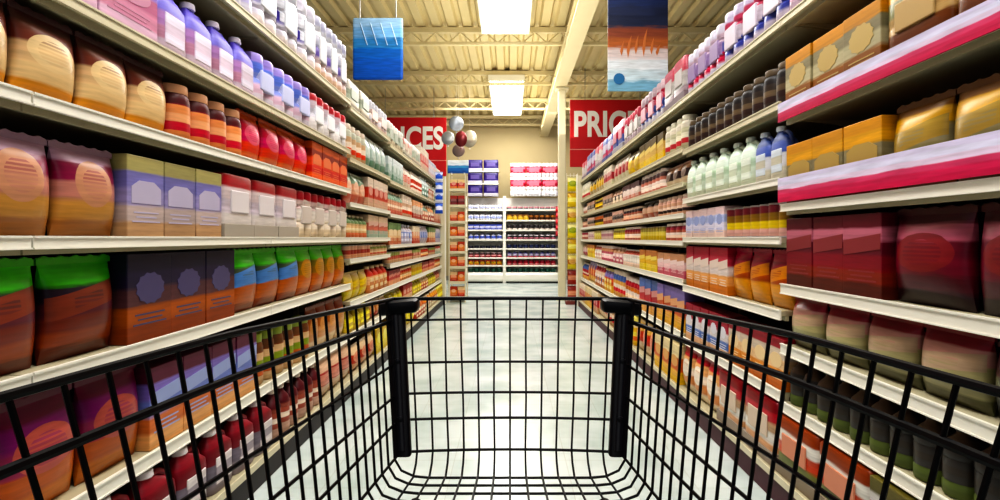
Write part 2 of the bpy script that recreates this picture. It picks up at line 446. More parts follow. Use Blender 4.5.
PROTO = {}
used_labels = {}
ORD = ['nearest', 'second', 'third', 'fourth', 'fifth', 'sixth', 'seventh', 'eighth', 'ninth', 'tenth', 'eleventh', 'twelfth', 'thirteenth', 'fourteenth', 'fifteenth', 'sixteenth']
def place(kind, w, h, bands, acc, loc, rotz, label, group, simple=False):
    key = (kind, round(w, 3), round(h, 3), bands, acc)
    if key not in PROTO: PROTO[key] = make_parts(*key)
    t = thing(NAMES[kind], label, CATS[kind], loc, rotz, group)
    for n, me, ch in PROTO[key]:
        o = bpy.data.objects.new(n, me); C.objects.link(o); o.parent = t
    return t

GAP = {}
def run(side, levelname, z, y0, y1, kind, w, h, bands, acc, desc):
    tops = [q for q in GAP['hs'] if q > z + .01]
    if tops: h = min(h, (min(tops) - .05 - z) / (1.02 if kind == 'bag' else 1.012))
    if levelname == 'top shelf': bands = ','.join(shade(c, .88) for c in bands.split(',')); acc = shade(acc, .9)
    n = max(1, int((y1 - y0) / (w * 1.02) + .3)); step = (y1 - y0) / n
    w = step * .972 if step < w * 1.5 else w
    depth = {'carton': min(.2, w * .9), 'case': .24, 'bag': .1, 'pack': .2, 'jug': w * .56, 'bottle': w, 'jar': w, 'can': w, 'tub': w}[kind]
    sd = 'left' if side < 0 else 'right'
    base = '%s %s' % (desc, WORD[kind])
    group = '%s %s on the %s, %s of aisle' % (desc, WORD[kind] + 's', levelname, sd)
    k0 = used_labels.get((base, sd, levelname), 0)
    used_labels[(base, sd, levelname)] = k0 + n
    for i in range(n):
        hh = h
        y = y0 + (i + .5) * step
        x = side * (XF + .012 + depth / 2 + random.uniform(0, .008)) if z > .2 else side * (XF - .03 + depth / 2)
        if k0 + i == 0: lab = 'nearest %s, %s, %s of aisle' % (base, levelname, sd)
        else: lab = '%s %s from the near end, %s, %s of aisle' % (ORD[k0 + i], base, levelname, sd)
        place(kind, round(w, 3), round(hh, 3), bands, acc, (x, y, z + .0005), -side * PI / 2 + random.uniform(-.012, .012), lab, group)

def LV(i, n): # level name by counting from base
    return ['bottom deck', 'second shelf up', 'third shelf up', 'fourth shelf up', 'fifth shelf up', 'sixth shelf up', 'seventh shelf up', 'eighth shelf up'][i] if i < n else 'top shelf'

# near product runs: (side, level index, y0, y1, kind, width, height, bands bottom>top, accent, description)
LZ = [.135] + LN
GAP['hs'] = LN
R = []
# left near, bottom deck
R += [(0, .05, 1.3, 'case', .26, .26, '8a8088,a79fa4,5a1a24,8c1c2c,2a1216', 'c9c2c4', 'dark red and grey'),
      (0, 1.3, 2.6, 'jug', .17, .27, '9a9098,7d7480,7a1826,8e2030', 'd8d0d0', 'grey and crimson'),
      (0, 2.6, 3.25, 'bottle', .1, .27, 'b89a8a,a05848,5c1420', 'e8d8c8', 'brown and maroon'),
      (0, 3.25, 3.9, 'bag', .2, .26, 'c4a890,a84040,d8b8a0', 'f0e0c0', 'tan and red')]
# level 1 (z .45 -.84)
R += [(1, .05, 1.0, 'carton', .2, .3, 'c06a3c,a8522c,7a2c3c,6a2458,802a5c', 'e0a070', 'orange and plum'),
      (1, 1.0, 1.75, 'bag', .24, .32, 'c88048,b8622c,8c3a58,7a2a68,6a1c3c', 'd89060', 'orange and magenta'),
      (1, 1.75, 2.5, 'carton', .19, .29, 'd8a878,c07850,7c88c0,8878b8,5a2438', 'b8c4e0', 'tan and lavender'),
      (1, 2.5, 3.2, 'jar', .12, .26, 'd8b890,c88858,a85a30,6a4428', '8a9a30', 'amber brown'),
      (1, 3.2, 3.9, 'bag', .17, .3, 'd8c0a0,c89870,b06a38,803820', 'e8c890', 'tan and rust')]
# level 2 (z .84 - 1.2)
R += [(2, .05, .85, 'bag', .25, .33, '4a2c24,6a3828,5c3030,3c2438,201828,44c01c,3cb818', '8a4a28', 'brown and green topped'),
      (2, .85, 1.65, 'bag', .25, .33, '6a3424,9a5030,7a3c30,5c2c38,2c2030,48c820,44c020', 'a86038', 'rust brown, green topped'),
      (2, 1.65, 2.3, 'carton', .2, .31, '8c4828,a86034,5c3c40,26203c,1c1a30', '4c60a8', 'brown and navy'),
      (2, 2.3, 3.05, 'bag', .21, .33, '8c4424,c0703c,b86838,5c88b8,4c5c48,50d428,4ccc24', '6a90c8', 'blue banded, green topped'),
      (2, 3.05, 3.9, 'bag', .19, .33, 'a85828,c87838,b86830,8c6828,7c6c28,58c428,50c024', 'e0a050', 'orange brown, green topped')]
# level 3 (1.2 - 1.575)
R += [(3, .05, .95, 'carton', .22, .27, 'a87038,b88048,9c4c38,7c2440,a87888', 'd0a868', 'tan and maroon'),
      (3, .95, 1.65, 'bag', .22, .28, 'a8764a,c0945c,b88478,84304c,b494a8', 'c8a078', 'tan and wine'),
      (3, 1.65, 2.2, 'carton', .18, .28, 'b89878,b8a8a4,9c94bc,8480b4,a8a070', 'e0d8e0', 'lilac and beige'),
      (3, 2.2, 3.0, 'case', .24, .29, 'd4c8b8,d8d0cc,d0c4cc,d8c8c8,a01c24', 'f0ece8', 'grey and red'),
      (3, 3.0, 3.9, 'pack', .22, .29, 'd0c0a8,e0d4c4,d8d0c8,d0b8b4,981c28', 'c8b8b0', 'cream, red topped')]
# level 4 (1.575-1.88)
R += [(4, .05, 1.1, 'carton', .22, .24, 'd89848,e0bc88,a87850,7c4a38,6a5030', 'e8cc98', 'cream and chestnut'),
      (4, 1.1, 1.9, 'bag', .2, .25, 'e0a458,e4c89c,d8b890,7c4438,54302c', 'f0dcb0', 'cream and brown'),
      (4, 1.9, 2.4, 'jar', .12, .22, 'e8a070,d86850,b02c3c,5c2024', 'e8b088', 'coral red'),
      (4, 2.4, 3.2, 'bag', .19, .25, 'e88860,e04c34,d04870,c83850,d86028', 'f0a0a0', 'red and pink'),
      (4, 3.2, 3.9, 'carton', .15, .25, 'e07048,c82820,d85028,8c3020,c86438', 'e8a060', 'bright red')]
# level 5 (1.88-2.26)
R += [(5, .5, 1.8, 'carton', .24, .26, 'd0b0c4,c488a0,b86c8c,9c7cc8,8464c0', 'd8a8c0', 'rose and purple'),
      (5, 1.8, 2.5, 'jug', .18, .27, 'd8c8d8,c89ab0,b890c0,8c84d4,7468c8', 'e8e0f0', 'lilac and violet'),
      (5, 2.5, 3.2, 'pack', .24, .26, 'dcd4e0,d0b4c4,98a4e0,7c90dc,a898d8', 'f0ecf8', 'white and periwinkle'),
      (5, 3.2, 3.9, 'pack', .22, .26, 'e0dcdc,e4e0e0,dcd8e0,d8c8d0,b84850', 'f4f4f8', 'white, pink edged')]
# level 6 top
R += [(6, 1.2, 2.5, 'pack', .32, .42, 'e8e4f0,c8c0e8,f0eef8,e4e0f4,eceaf4,dcd8ec', 'd0ccf0', 'white and lilac'),
      (6, 2.5, 3.3, 'pack', .26, .42, 'e8dcd8,e8e4f0,5c50b0,e8e8f4,ecebf5,e0dcec', 'f4f4fb', 'white and indigo'),
      (6, 3.3, 3.9, 'pack', .2, .42, 'e8c8b0,ecd8d8,8878c0,e4e4f4,e8e8f0,c8c8e0', 'fbf8f8', 'white and peach')]
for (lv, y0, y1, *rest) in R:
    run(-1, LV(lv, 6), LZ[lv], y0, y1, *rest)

RZ = [.135] + RN
GAP['hs'] = RN
R = [(0, .05, 1.0, 'carton', .2, .26, '5a5428,7c7440,d0ccc4,c85830,c8c4b8', 'd0a050', 'olive and white'),
     (0, 1.0, 1.7, 'carton', .18, .27, '4c4820,c07838,b03830,c8c4c0,605828', 'c87840', 'olive and rust'),
     (0, 1.7, 2.3, 'case', .25, .28, 'b8a890,6c7038,c85030,dcd8d0,8c4830', 'e0c8a8', 'olive and coral'),
     (1, .05, 1.2, 'jar', .12, .2, '2c2820,3c3424,24242c,34302c', '4c5030', 'near black'),
     (1, 1.2, 2.3, 'bottle', .095, .22, '5c6838,485028,383430,5c4838', '383028', 'dark olive'),
     (2, .05, 1.35, 'bag', .22, .21, '24242c,343838,6c6c58,5c3c40,58182c', '4c4c40', 'charcoal and wine'),
     (2, 1.35, 2.3, 'bag', .21, .23, '5c5c40,989470,b0a880,c89890,8c1c30', 'd0a8a0', 'olive and rose'),
     (3, .05, 1.1, 'carton', .2, .305, '2c141c,7c4830,8c5430,5c1c2c,74303c,582030', 'b8763c', 'maroon and bronze'),
     (3, 1.1, 1.7, 'bag', .22, .31, '281018,542028,742838,642030,b06878,48101c', 'a04840', 'deep maroon'),
     (3, 1.7, 2.3, 'carton', .18, .30, '5c2820,8c3c30,8c2434,6c1c30,c88090,641828', 'b05048', 'burgundy'),
     (4, .05, 1.0, 'carton', .21, .28, 'a85c20,c89830,8c8868,847c60,c08c20,b87c18', 'd0a038', 'golden brown'),
     (4, 1.0, 1.7, 'bag', .22, .29, '6c3818,b08824,8c8460,90886c,d0a028,7c5010', 'c09430', 'golden and olive'),
     (4, 1.7, 2.3, 'carton', .19, .27, '7c4018,c08424,847850,8c8468,d8a028,c88c18', 'e0b040', 'mustard'),
     (5, .9, 1.7, 'case', .26, .27, '8c7c50,6c3c1c,b89c70,8c8c68,c89018', 'c0a060', 'khaki and mustard'),
     (5, 1.7, 2.3, 'carton', .19, .26, '6c6040,8c5820,b8b090,8c8468,c88c28', 'c89c40', 'khaki and amber'),
     (6, 1.4, 2.3, 'pack', .26, .32, 'e0c8d8,e890a8,dcd4e8,8890d0,e0d8e8', 'e8a0b8', 'pink and lilac')]
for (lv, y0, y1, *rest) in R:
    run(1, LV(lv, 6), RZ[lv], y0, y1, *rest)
RZ = [.135] + RM
GAP['hs'] = RM
R = [(0, 2.3, 2.95, 'case', .24, .31, 'c8b8a8,d0a078,dcd8d0,c0a080,b02030,7c1420', 'f0e8e0', 'beige, red topped'),
     (0, 2.95, 3.6, 'bag', .2, .3, 'e0d0b8,d89868,e8d8c8,e0b080,b02838', 'f4ece0', 'peach, red topped'),
     (1, 2.3, 2.9, 'carton', .15, .24, 'c87020,d88c34,e8c8a0,d8c8b8,98182c', 'f0d8a0', 'orange and white'),
     (1, 2.9, 3.6, 'carton', .14, .25, 'd8b090,6880b8,e0d8d8,b0384c,a01c34', 'd8dcec', 'blue and white'),
     (2, 2.3, 2.9, 'bag', .17, .28, 'c88c28,d89c48,a85838,8c1c34,b02848', 'e8b858', 'amber and crimson'),
     (2, 2.9, 3.6, 'carton', .13, .28, 'c87c30,e0a870,dcd0cc,c05060,a8243c', 'e8d0c0', 'pink and orange'),
     (3, 2.3, 2.95, 'can', .085, .17, 'd8b0a8,d8c040,8c6c30,6c2830', 'e8d870', 'gold and pink'),
     (3, 2.95, 3.6, 'carton', .12, .19, 'e0c8c0,d8d4e4,b8c0e0,e0c8c8', '7888c0', 'pale blue and pink'),
     (4, 2.3, 2.6, 'jug', .14, .26, 'c8c4b4,d8d8dc,5c6cac,38487c', 'd8e0e8', 'white and blue'),
     (4, 2.6, 3.6, 'jug', .165, .27, 'c4ccb8,d0dccc,bcd0b8,d4e0d4,c8d8c8', 'e4ece0', 'pale green'),
     (5, 2.3, 3.6, 'jar', .11, .2, '3c3028,241c1c,342420,1c1618', '6c5c48', 'dark brown'),
     (6, 2.3, 3.0, 'pack', .24, .32, 'dcd0e0,5860b0,e8d8e4,e06c88,dcd4ec', 'e8e0f0', 'white, pink and blue'),
     (6, 3.0, 3.6, 'pack', .2, .30, 'e0dcec,d8506c,7478c0,e0c8d8,e8e4f4', 'f0c0d0', 'rose and violet')]
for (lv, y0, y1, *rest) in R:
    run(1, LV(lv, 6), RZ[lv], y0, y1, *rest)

# far products: per level palettes
PAL = {
 'l': {0: [('d8c030,e0d040,c8a830', 'f0e870', 'yellow'), ('c89878,b04838,d8c0a0', 'e8d8b8', 'red and tan'), ('b85040,e0c8b0,c87848', 'f0e0c8', 'coral'), ('c8b498,a83c30,e0a050', 'e8dcc0', 'brick red')],
       1: [('c8b050,d8c840,a89838', 'f0e450', 'yellow and olive'), ('b84834,d89058,e0c8a8', 'f0d8b0', 'orange red'), ('d8b890,c06048,a83830', 'f4e4cc', 'brick and sand')],
       2: [('d8c438,c8a040,d0b870', 'f0e060', 'lemon'), ('d8a078,b84038,8c3838', 'f0d0b0', 'salmon and red'), ('c88858,d8b088,c04030', 'e8d0a8', 'terracotta')],
       3: [('c8a888,b86858,98a060', 'e0c8a8', 'sage and clay'), ('98b0a0,c8c0b0,c06058', 'e8e0d8', 'grey green'), ('d8a888,a85048,e0b8a0', 'f0dccc', 'salmon'), ('b85838,e0b888,c84838', 'e8d0b0', 'rust')],
       4: [('b0a8b8,7888b8,c8c4d0', 'd8d8e8', 'grey blue'), ('98a898,b87060,d0b8a0', 'e0d8c8', 'moss and clay'), ('c07858,d8b890,70885c', 'e8d8b8', 'bronze'), ('b84c38,d89c78,e8d8c0', 'f0e4d0', 'vermilion')],
       5: [('6888a8,4c7088,587c78,c8ccd0', 'b8d0d0', 'teal'), ('c8a890,b84838,d8c8b8', 'e8d8c8', 'cream and red'), ('b87060,d0a088,88a08c', 'e8d4c0', 'clay'), ('a8483c,c8b8a8,e0a880', 'f0e0d0', 'brick')],
       6: [('6c8c78,a8b8b0,d0d8d8', 'e0e8e4', 'pale sage'), ('d8c8b8,c05848,e8dcd0', 'f0e8e0', 'cream and coral'), ('c8a888,b85040,b8b8a8', 'e8d8c8', 'sand and red')],
       7: [('e8d0c8,e0dce4,f0eef4,d8d8e4', 'f4c8b8', 'white and blush'), ('d8ccb4,b8c0b0,e8e4dc', 'c8d0c4', 'cream and sage'), ('e0c8b0,d8605c,e8dccc', 'f0e8dc', 'cream and red'), ('c8c4b0,e8e0d4,d89890', 'e0b8a8', 'ivory')]},
 'r': {0: [('d8c0a0,c84c3c,e0b870', 'f0e8c8', 'cream and scarlet'), ('e0b848,c86838,d8c8a0', 'f0e070', 'golden'), ('c8a078,b83840,e0d0b8', 'f0dcc8', 'red and sand')],
       1: [('c87c38,4c64a8,e0c8b0,b83040', 'e8d8d0', 'blue and amber'), ('e0b04c,c8603c,8878b0', 'f0e0a0', 'honey'), ('d8a868,b84048,5870a8', 'e8d8c8', 'sand and navy')],
       2: [('e0c8b8,d8a0a0,e0d8d0,c86858', 'f0e8e0', 'blush'), ('e0c83c,d8b048,c88858', 'f4ec80', 'bright yellow'), ('c06878,e0c0c0,c89878', 'f0dcd8', 'rose')],
       3: [('d8c0b8,b88890,e0d0c8', 'e8dcd4', 'dusty pink'), ('c8b038,d8c870,a89858', 'f0e880', 'mustard yellow'), ('b87060,e0c8b8,a84858', 'f0e0d8', 'rosewood')],
       4: [('c8a088,281c1c,d8b0a0', 'e0c8b8', 'pink and black'), ('c8a828,40301c,c87850', 'e8d060', 'yellow and black'), ('a86858,d0a890,382424', 'e8ccb8', 'clay and black')],
       5: [('d8c8b0,3c2c28,c8a088', 'e8d8c8', 'beige and black'), ('d0a828,503820,2c2018', 'f0d050', 'gold and black'), ('c88878,e0d0c8,584040', 'f0e0d8', 'shell pink')],
       6: [('d8b838,c8a868,584828', 'f0e070', 'gold and khaki'), ('c8c4a8,a8484c,d8d0c0', 'e8e4d0', 'stone and red'), ('b8a888,d8b048,403028', 'e8dcb0', 'khaki')],
       7: [('7880c0,c8587c,dcd0e0,6c7cb8', 'e8e4f4', 'violet and rose'), ('d8d4dc,5868a8,c84860,e0c8d0', 'f0ecf4', 'white and blue'), ('c8b8c0,e0dcd8,d87080', 'f0e4e4', 'pearl')]}}
def far(side, y0, y1, hs, key):
    zs = [.135] + hs; GAP['hs'] = hs
    n = len(zs)
    for lv, z in enumerate(zs):
        top = (lv == n - 1)
        gap = .34 if top else zs[lv + 1] - .05 - z
        pal = PAL[key][7 if top else min(lv, 6)]
        y = y0 + .02
        # two runs in each section
        ym = y0 + (y1 - y0) * random.uniform(.4, .6)
        opts = random.sample(pal, 2)
        for (a, b), (bands, acc, desc) in zip(((y0 + .015, ym), (ym, y1 - .015)), opts):
            h = gap * random.uniform(.78, .93) if not top else random.uniform(.22, .34)
            if h < .16: kind = random.choice(['can', 'jar', 'carton'])
            elif top: kind = random.choice(['pack', 'case', 'carton'])
            else: kind = random.choice(['carton', 'bag', 'bottle', 'jar', 'carton', 'jug'])
            w = {'can': .085, 'jar': .11, 'carton': .17, 'pack': .24, 'case': .24, 'bag': .19, 'bottle': .1, 'jug': .16}[kind]
            if kind in ('jar', 'bottle', 'can'): w = max(w, h * .42) if kind != 'bottle' else max(w, h * .36)
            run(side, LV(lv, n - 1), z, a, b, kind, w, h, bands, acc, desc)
for k in range(3, 7):
    far(-1, *LS[k], LH[k], 'l'); far(1, *RS[k], RH[k], 'r')

# ------------------------------------------------------------------ shopping cart
def P(t, u, s):
    """side wall point: t 0 rim .. 1 bottom, u 0 front .. 1 rear (toward shopper)"""
    e = u
    zt = 1.0 - .82 * u; zb = .88 - .63 * u
    xt = .235 + .1 * u; xb = .193 + .095 * u
    dt = .122 - .022 * min(1, u / .6); db = .377 + .013 * u
    return Vector((s * (xt + (xb - xt) * t), zt + (zb - zt) * t, H - (dt + (db - dt) * t)))
cart = thing('shopping_cart', 'black wire shopping cart with deep basket, in the foreground of the aisle', 'shopping cart', (0, 0, 0))
HT = (.0, .155, .45, .65, .81, 1.0)
FZ = H - .405      # basket floor height
# sides
for s in (-1, 1):
    bm = bmesh.new()
    for i in range(1, 25):
        u = i / 24
        pts = [P(0, u, s), P(.3, u, s), P(.6, u, s), P(.9, u, s)]
        b0 = P(1, u, s); pts += [b0, Vector((b0.x - s * .012, b0.y - .003, b0.z - .018)), Vector((b0.x - s * .034, b0.y - .004, FZ))]
        add_tube(bm, pts, .0021, 6)
    for t in HT[2:]:
        add_tube(bm, [P(t, u / 12, s) for u in range(13)], .0024, 6)
    sd = obj('basket_side', bm, BLACKW, cart, True)
    bm = bmesh.new(); add_tube(bm, [P(HT[1], u / 12, s) for u in range(13)], .0042, 8); obj('side_rail', bm, BLACKW, sd, True)
# front panel
def F(t, x):
    return Vector((x * (1 - .18 * t), 1.0 - .12 * t + .012 * (1 - (x / .24) ** 2), H - (.122 + .255 * t)))
bm = bmesh.new()
for k in range(13):
    x = -.2 + .4 * k / 12
    jit = random.uniform(-.0012, .0012)
    b0 = F(1, x)
    add_tube(bm, [F(0, x), F(.3, x + jit), F(.7, x - jit), b0, b0 + Vector((0, -.012, -.017)), Vector((b0.x, b0.y - .038, FZ))], .0019, 6)
for t in HT[1:]:
    add_tube(bm, [F(t, -.235 + .47 * k / 10) for k in range(11)], .0024, 6)
obj('basket_front', bm, BLACKW, cart, True)
# floor
bm = bmesh.new()
for k in range(13):
    x = -.2 + .4 * k / 12; b0 = F(1, x)
    add_tube(bm, [(b0.x, b0.y - .038, FZ), (b0.x * 1.45, .30, FZ)], .0019, 6)
for i in range(1, 25):
    b0 = P(1, i / 24, 1); b0l = P(1, i / 24, -1)
    add_tube(bm, [(b0l.x + .034, b0.y - .004, FZ), (b0l.x + .06, b0.y - .005, FZ - .002), (b0.x - .06, b0.y - .005, FZ - .002), (b0.x - .034, b0.y - .004, FZ)], .0021, 6)
obj('basket_floor', bm, BLACKW, cart, True)
# rim
bm = bmesh.new()
rim = [P(0, u / 14, -1) for u in range(14, -1, -1)] + [F(0, x) for x in (-.2, -.1, 0, .1, .2)] + [P(0, u / 14, 1) for u in range(15)]
add_tube(bm, rim, .0038, 8); obj('top_rim', bm, BLACKW, cart, True)
# corner bumpers
for s in (-1, 1):
    bm = bmesh.new(); rings = []
    for k in range(9):
        t = k / 8; c = F(.04 + .96 * t, s * .226); w = .0165 - .003 * t
        rings.append([(c.x + px, c.y - .01 + py, c.z) for px, py, _ in sq_ring(w, .012, 0, 4, 16)])
    add_rings(bm, rings)
    cb = obj('corner_post', bm, BLACKP, cart, True)
    bm = bmesh.new()
    add_rings(bm, [[(F(.1 + .86 * t, s * .226).x + px, F(.1 + .86 * t, s * .226).y - .022 + py, F(.1 + .86 * t, s * .226).z) for px, py, _ in sq_ring(.006, .004, 0, 3, 10)] for t in (0, .25, .5, .75, 1)])
    obj('moulded_rib', bm, mat('grey_black_plastic', '14151c', .3, spec=.35), cb, True)
    for tt in (.42, .78):
        bm = bmesh.new(); c = F(tt, s * .226); add_lathe(bm, [(.004, 0), (.006, .002), (.006, .004), (.003, .006)], 10)
        for v in bm.verts: v.co = Vector((v.co.x, -v.co.z, v.co.y)) + Vector((c.x, c.y - .022, c.z))
        obj('rivet', bm, mat('grey_black_plastic', '14151c', .3, spec=.35), cb, True)
    bm = bmesh.new(); add_box(bm, -.038, .038, -.022, .022, -.013, .013, .008)
    c = Vector((s * .218, .985, H - .131))
    for v in bm.verts:
        v.co.z -= .25 * abs(v.co.x) * (1 if v.co.x * s > 0 else .2)
        v.co += c
    obj('corner_cap', bm, BLACKP, cart, True)
# handle, rear gate, frame, casters (below and behind the view)
bm = bmesh.new(); add_tube(bm, [(-.31, .13, 1.03), (-.29, .1, 1.045), (0, .095, 1.05), (.29, .1, 1.045), (.31, .13, 1.03)], .014, 12); hd = obj('push_handle', bm, BLACKP, cart, True)
for s in (-1, 1):
    bm = bmesh.new(); add_tube(bm, [(s * .31, .13, 1.03), (s * .33, .17, 1.06), (s * .335, .18, 1.098)], .007, 8); obj('handle_arm', bm, BLACKP, hd, True)
bm = bmesh.new()
for k in range(15):
    x = -.31 + .62 * k / 14; add_tube(bm, [(x, .18, 1.09), (x * .88, .25, FZ)], .002, 6)
for t in (0, .3, .6, .95): add_tube(bm, [(-.33 + .035 * t, .18 + .07 * t, 1.09 - .29 * t), (.33 - .035 * t, .18 + .07 * t, 1.09 - .29 * t)], .0025, 6)
obj('rear_gate', bm, BLACKW, cart, True)
bm = bmesh.new()
for s in (-1, 1):
    add_tube(bm, [(s * .27, .24, FZ - .02), (s * .27, .3, .3), (s * .26, .36, .22), (s * .17, .84, .2)], .012, 10)
    add_tube(bm, [(s * .25, .32, FZ - .015), (s * .15, .8, FZ - .02)], .01, 8)
    add_tube(bm, [(s * .27, .29, .55), (s * .2, .6, FZ - .02)], .008, 8)
add_tube(bm, [(-.27, .3, .3), (.27, .3, .3)], .01, 8); add_tube(bm, [(-.17, .84, .2), (.17, .84, .2)], .01, 8); add_tube(bm, [(-.25, .32, FZ - .016), (.25, .32, FZ - .016)], .01, 8)
obj('chassis', bm, BLACKW, cart, True)
for (x, y) in ((-.26, .36), (.26, .36), (-.17, .82), (.17, .82)):
    bm = bmesh.new(); add_lathe(bm, [(.012, .13), (.014, .2)], 10, x, y)
    add_box(bm, x - .022, x - .018, y - .02, y + .02, .05, .135); add_box(bm, x + .018, x + .022, y - .02, y + .02, .05, .135); add_box(bm, x - .022, x + .022, y - .02, y + .02, .128, .135)
    cs = obj('caster_fork', bm, mat('zinc_steel', '9a9a9a', .35, .9), cart, True)
    bm = bmesh.new(); add_lathe(bm, [(.05, -.014), (.062, -.01), (.062, .01), (.05, .014)], 20)
    for v in bm.verts: v.co = Vector((v.co.z + x, v.co.y + y, v.co.x + .062))
    obj('wheel', bm, mat('grey_rubber', '55555a', .7), cs, True)

# ------------------------------------------------------------------ signs
def text_mesh(body, size, m, parent, loc, bold=.02):
    cu = bpy.data.curves.new('lettering', 'FONT'); cu.body = body; cu.size = size; cu.offset = bold; cu.extrude = .006
    cu.align_x = 'LEFT'; cu.space_character = 1.02
    o = bpy.data.objects.new('tmp', cu); C.objects.link(o)
    dg = bpy.context.evaluated_depsgraph_get()
    me = bpy.data.meshes.new_from_object(o.evaluated_get(dg)); bpy.data.objects.remove(o)
    me.materials.clear(); me.materials.append(m)
    t = bpy.data.objects.new('lettering', me); C.objects.link(t); t.parent = parent
    t.location = loc; t.rotation_euler = (PI / 2, 0, 0)
    return t
def rods(t, xs, z0, z1):
    for x in xs:
        bm = bmesh.new(); add_tube(bm, [(x, 0, z0), (x, 0, z1)], .006); obj('hanging_rod', bm, mat('zinc_steel', '9a9a9a', .35, .9), t)
for (x0, y, z0, z1, lb) in ((1.2, 10.0, 2.62, 3.96, 'red hanging sign reading PRICES on the right, beside the cream column'),
                            (-3.12, 11.3, 2.6, 3.92, 'red hanging sign reading PRICES on the left, mostly behind the shelving')):
    t = thing('price_sign', lb, 'sign', (x0, y, 0), 0, 'red price signs')
    bm = bmesh.new(); add_box(bm, 0, 1.68, -.02, .02, z0 + .36, z1, .006); obj('upper_board', bm, RED, t)
    bm = bmesh.new(); add_box(bm, 0, 1.68, -.02, .02, z0, z0 + .34, .006); obj('lower_board', bm, RED, t)
    box_obj('divider_strip', (0, 1.68, -.015, .015, z0 + .34, z0 + .36), mat('pink_white_trim', 'e89a90', .5), t)
    L = text_mesh('PRICES', .62, LETTER, t, (0, 0, 0))
    d = max(v.co.x for v in L.data.vertices); sc = 1.56 / d
    for v in L.data.vertices: v.co.x *= sc; v.co.y *= 1.12
    L.location = (.06, -.022, z0 + .62)
    rods(t, (.3, 1.4), z1, 4.6)
# blue hanging sign, left
t = thing('hanging_sign', 'square blue sign hanging over the left shelving, deeper blue lower half', 'sign', (-1.32, 5.0, 0))
bm = bmesh.new(); add_box(bm, -.25, .25, -.02, .02, 2.78, 3.4, .02)
obj('board', bm, print_mat('0f62c8,1168d0,1a74d4,5c9cd8,88b4e0,a4c4e4'), t)
for i in range(4):
    bm = bmesh.new(); add_tube(bm, [(-.17 + .1 * i, -.024, 3.34), (-.10 + .1 * i, -.024, 3.12)], .006, 5); obj('pale_stripe', bm, mat('pale_blue_ink', 'b8d4f0', .5), t)
rods(t, (-.18, .18), 3.4, 4.6)
# poster, right
t = thing('hanging_poster', 'hanging poster, navy top, orange middle and white to blue bottom, upper right', 'poster', (1.15, 4.5, 0))
bm = bmesh.new(); add_box(bm, -.27, .27, -.008, .008, 2.52, 3.38, .003)
obj('printed_sheet', bm, print_mat('8cb8d0,cfdfe8,e0e6ec,d8cccc,b0704c,8c5444,28304c,1c2440,202c50'), t)
bm = bmesh.new()
for i, (fx, fz, fh) in enumerate(((-.15, 2.84, .13), (-.09, 2.82, .2), (-.02, 2.85, .17), (.05, 2.83, .25), (.12, 2.85, .15), (.17, 2.84, .1))):
    a = [(fx - .012, fz + fh * .3), (fx, fz), (fx + .014, fz + fh * .3), (fx + .022 + .01 * (i % 2), fz + fh), (fx + .004, fz + fh * .7)]
    add_rings(bm, [[(px, yy, pz) for px, pz in a] for yy in (-.012, -.008)])
obj('orange_streaks', bm, mat('orange_ink', 'cc7c40', .5), t)
bm = bmesh.new(); add_rings(bm, [[(-.17 + .05 * math.cos(2*PI*i/20), yy, 2.63 + .05 * math.sin(2*PI*i/20)) for i in range(20)] for yy in (-.012, -.008)])
obj('blue_disc', bm, mat('blue_ink', '2878b0', .5), t)
box_obj('top_batten', (-.28, .28, -.014, .014, 3.37, 3.4), WHITE_ST, t)
rods(t, (-.2, .2), 3.4, 4.6)

# ------------------------------------------------------------------ end racks
def rack(name, lb, x, y, w, d, levels, top, back=True):
    t = thing(name, lb, 'rack', (x, y, 0))
    for sx in (-1, 1):
        for sy in (-1, 1):
            bm = bmesh.new(); add_box(bm, sx * w/2 - .01, sx * w/2 + .01, sy * d/2 - .01, sy * d/2 + .01, 0, top, .002); obj('post', bm, CREAM, t)
    for z in levels:
        bm = bmesh.new(); add_box(bm, -w/2, w/2, -d/2, d/2, z - .02, z); add_box(bm, -w/2, w/2, -d/2 - .012, -d/2, z - .03, z + .02); obj('shelf', bm, CREAM, t)
    return t
lv = [.1, .38, .66, .94, 1.22, 1.5, 1.8, 2.1]
rack('end_rack', 'narrow cream end rack of orange and red packets beyond the left shelving', -.98, 9.5, .3, .44, lv, 2.4)
oc = [('e07030,e89858,c84828', 'f4e0c8', 'orange'), ('c83828,e87848,e8c8a0', 'f0d8c0', 'red and orange')]
for i, z in enumerate(lv):
    for j in range(2):
        b, a, dsc = oc[(i + j) % 2] if i < 6 else (('8c2c30,5c2028,a84840', 'd8a8a0', 'dark red') if i == 6 else ('e09048,c85858,e8d0a0', 'f0e0c0', 'peach'))
        place('carton', .13, .19, b, a, (-1.05 + .14 * j, 9.38, z + .001), 0, '%s carton on the %s shelf of the left end rack, %s' % (dsc, ['lowest', 'second', 'third', 'fourth', 'fifth', 'sixth', 'seventh', 'highest'][i], ['outer side', 'aisle side'][j]), 'cartons on the left end rack')
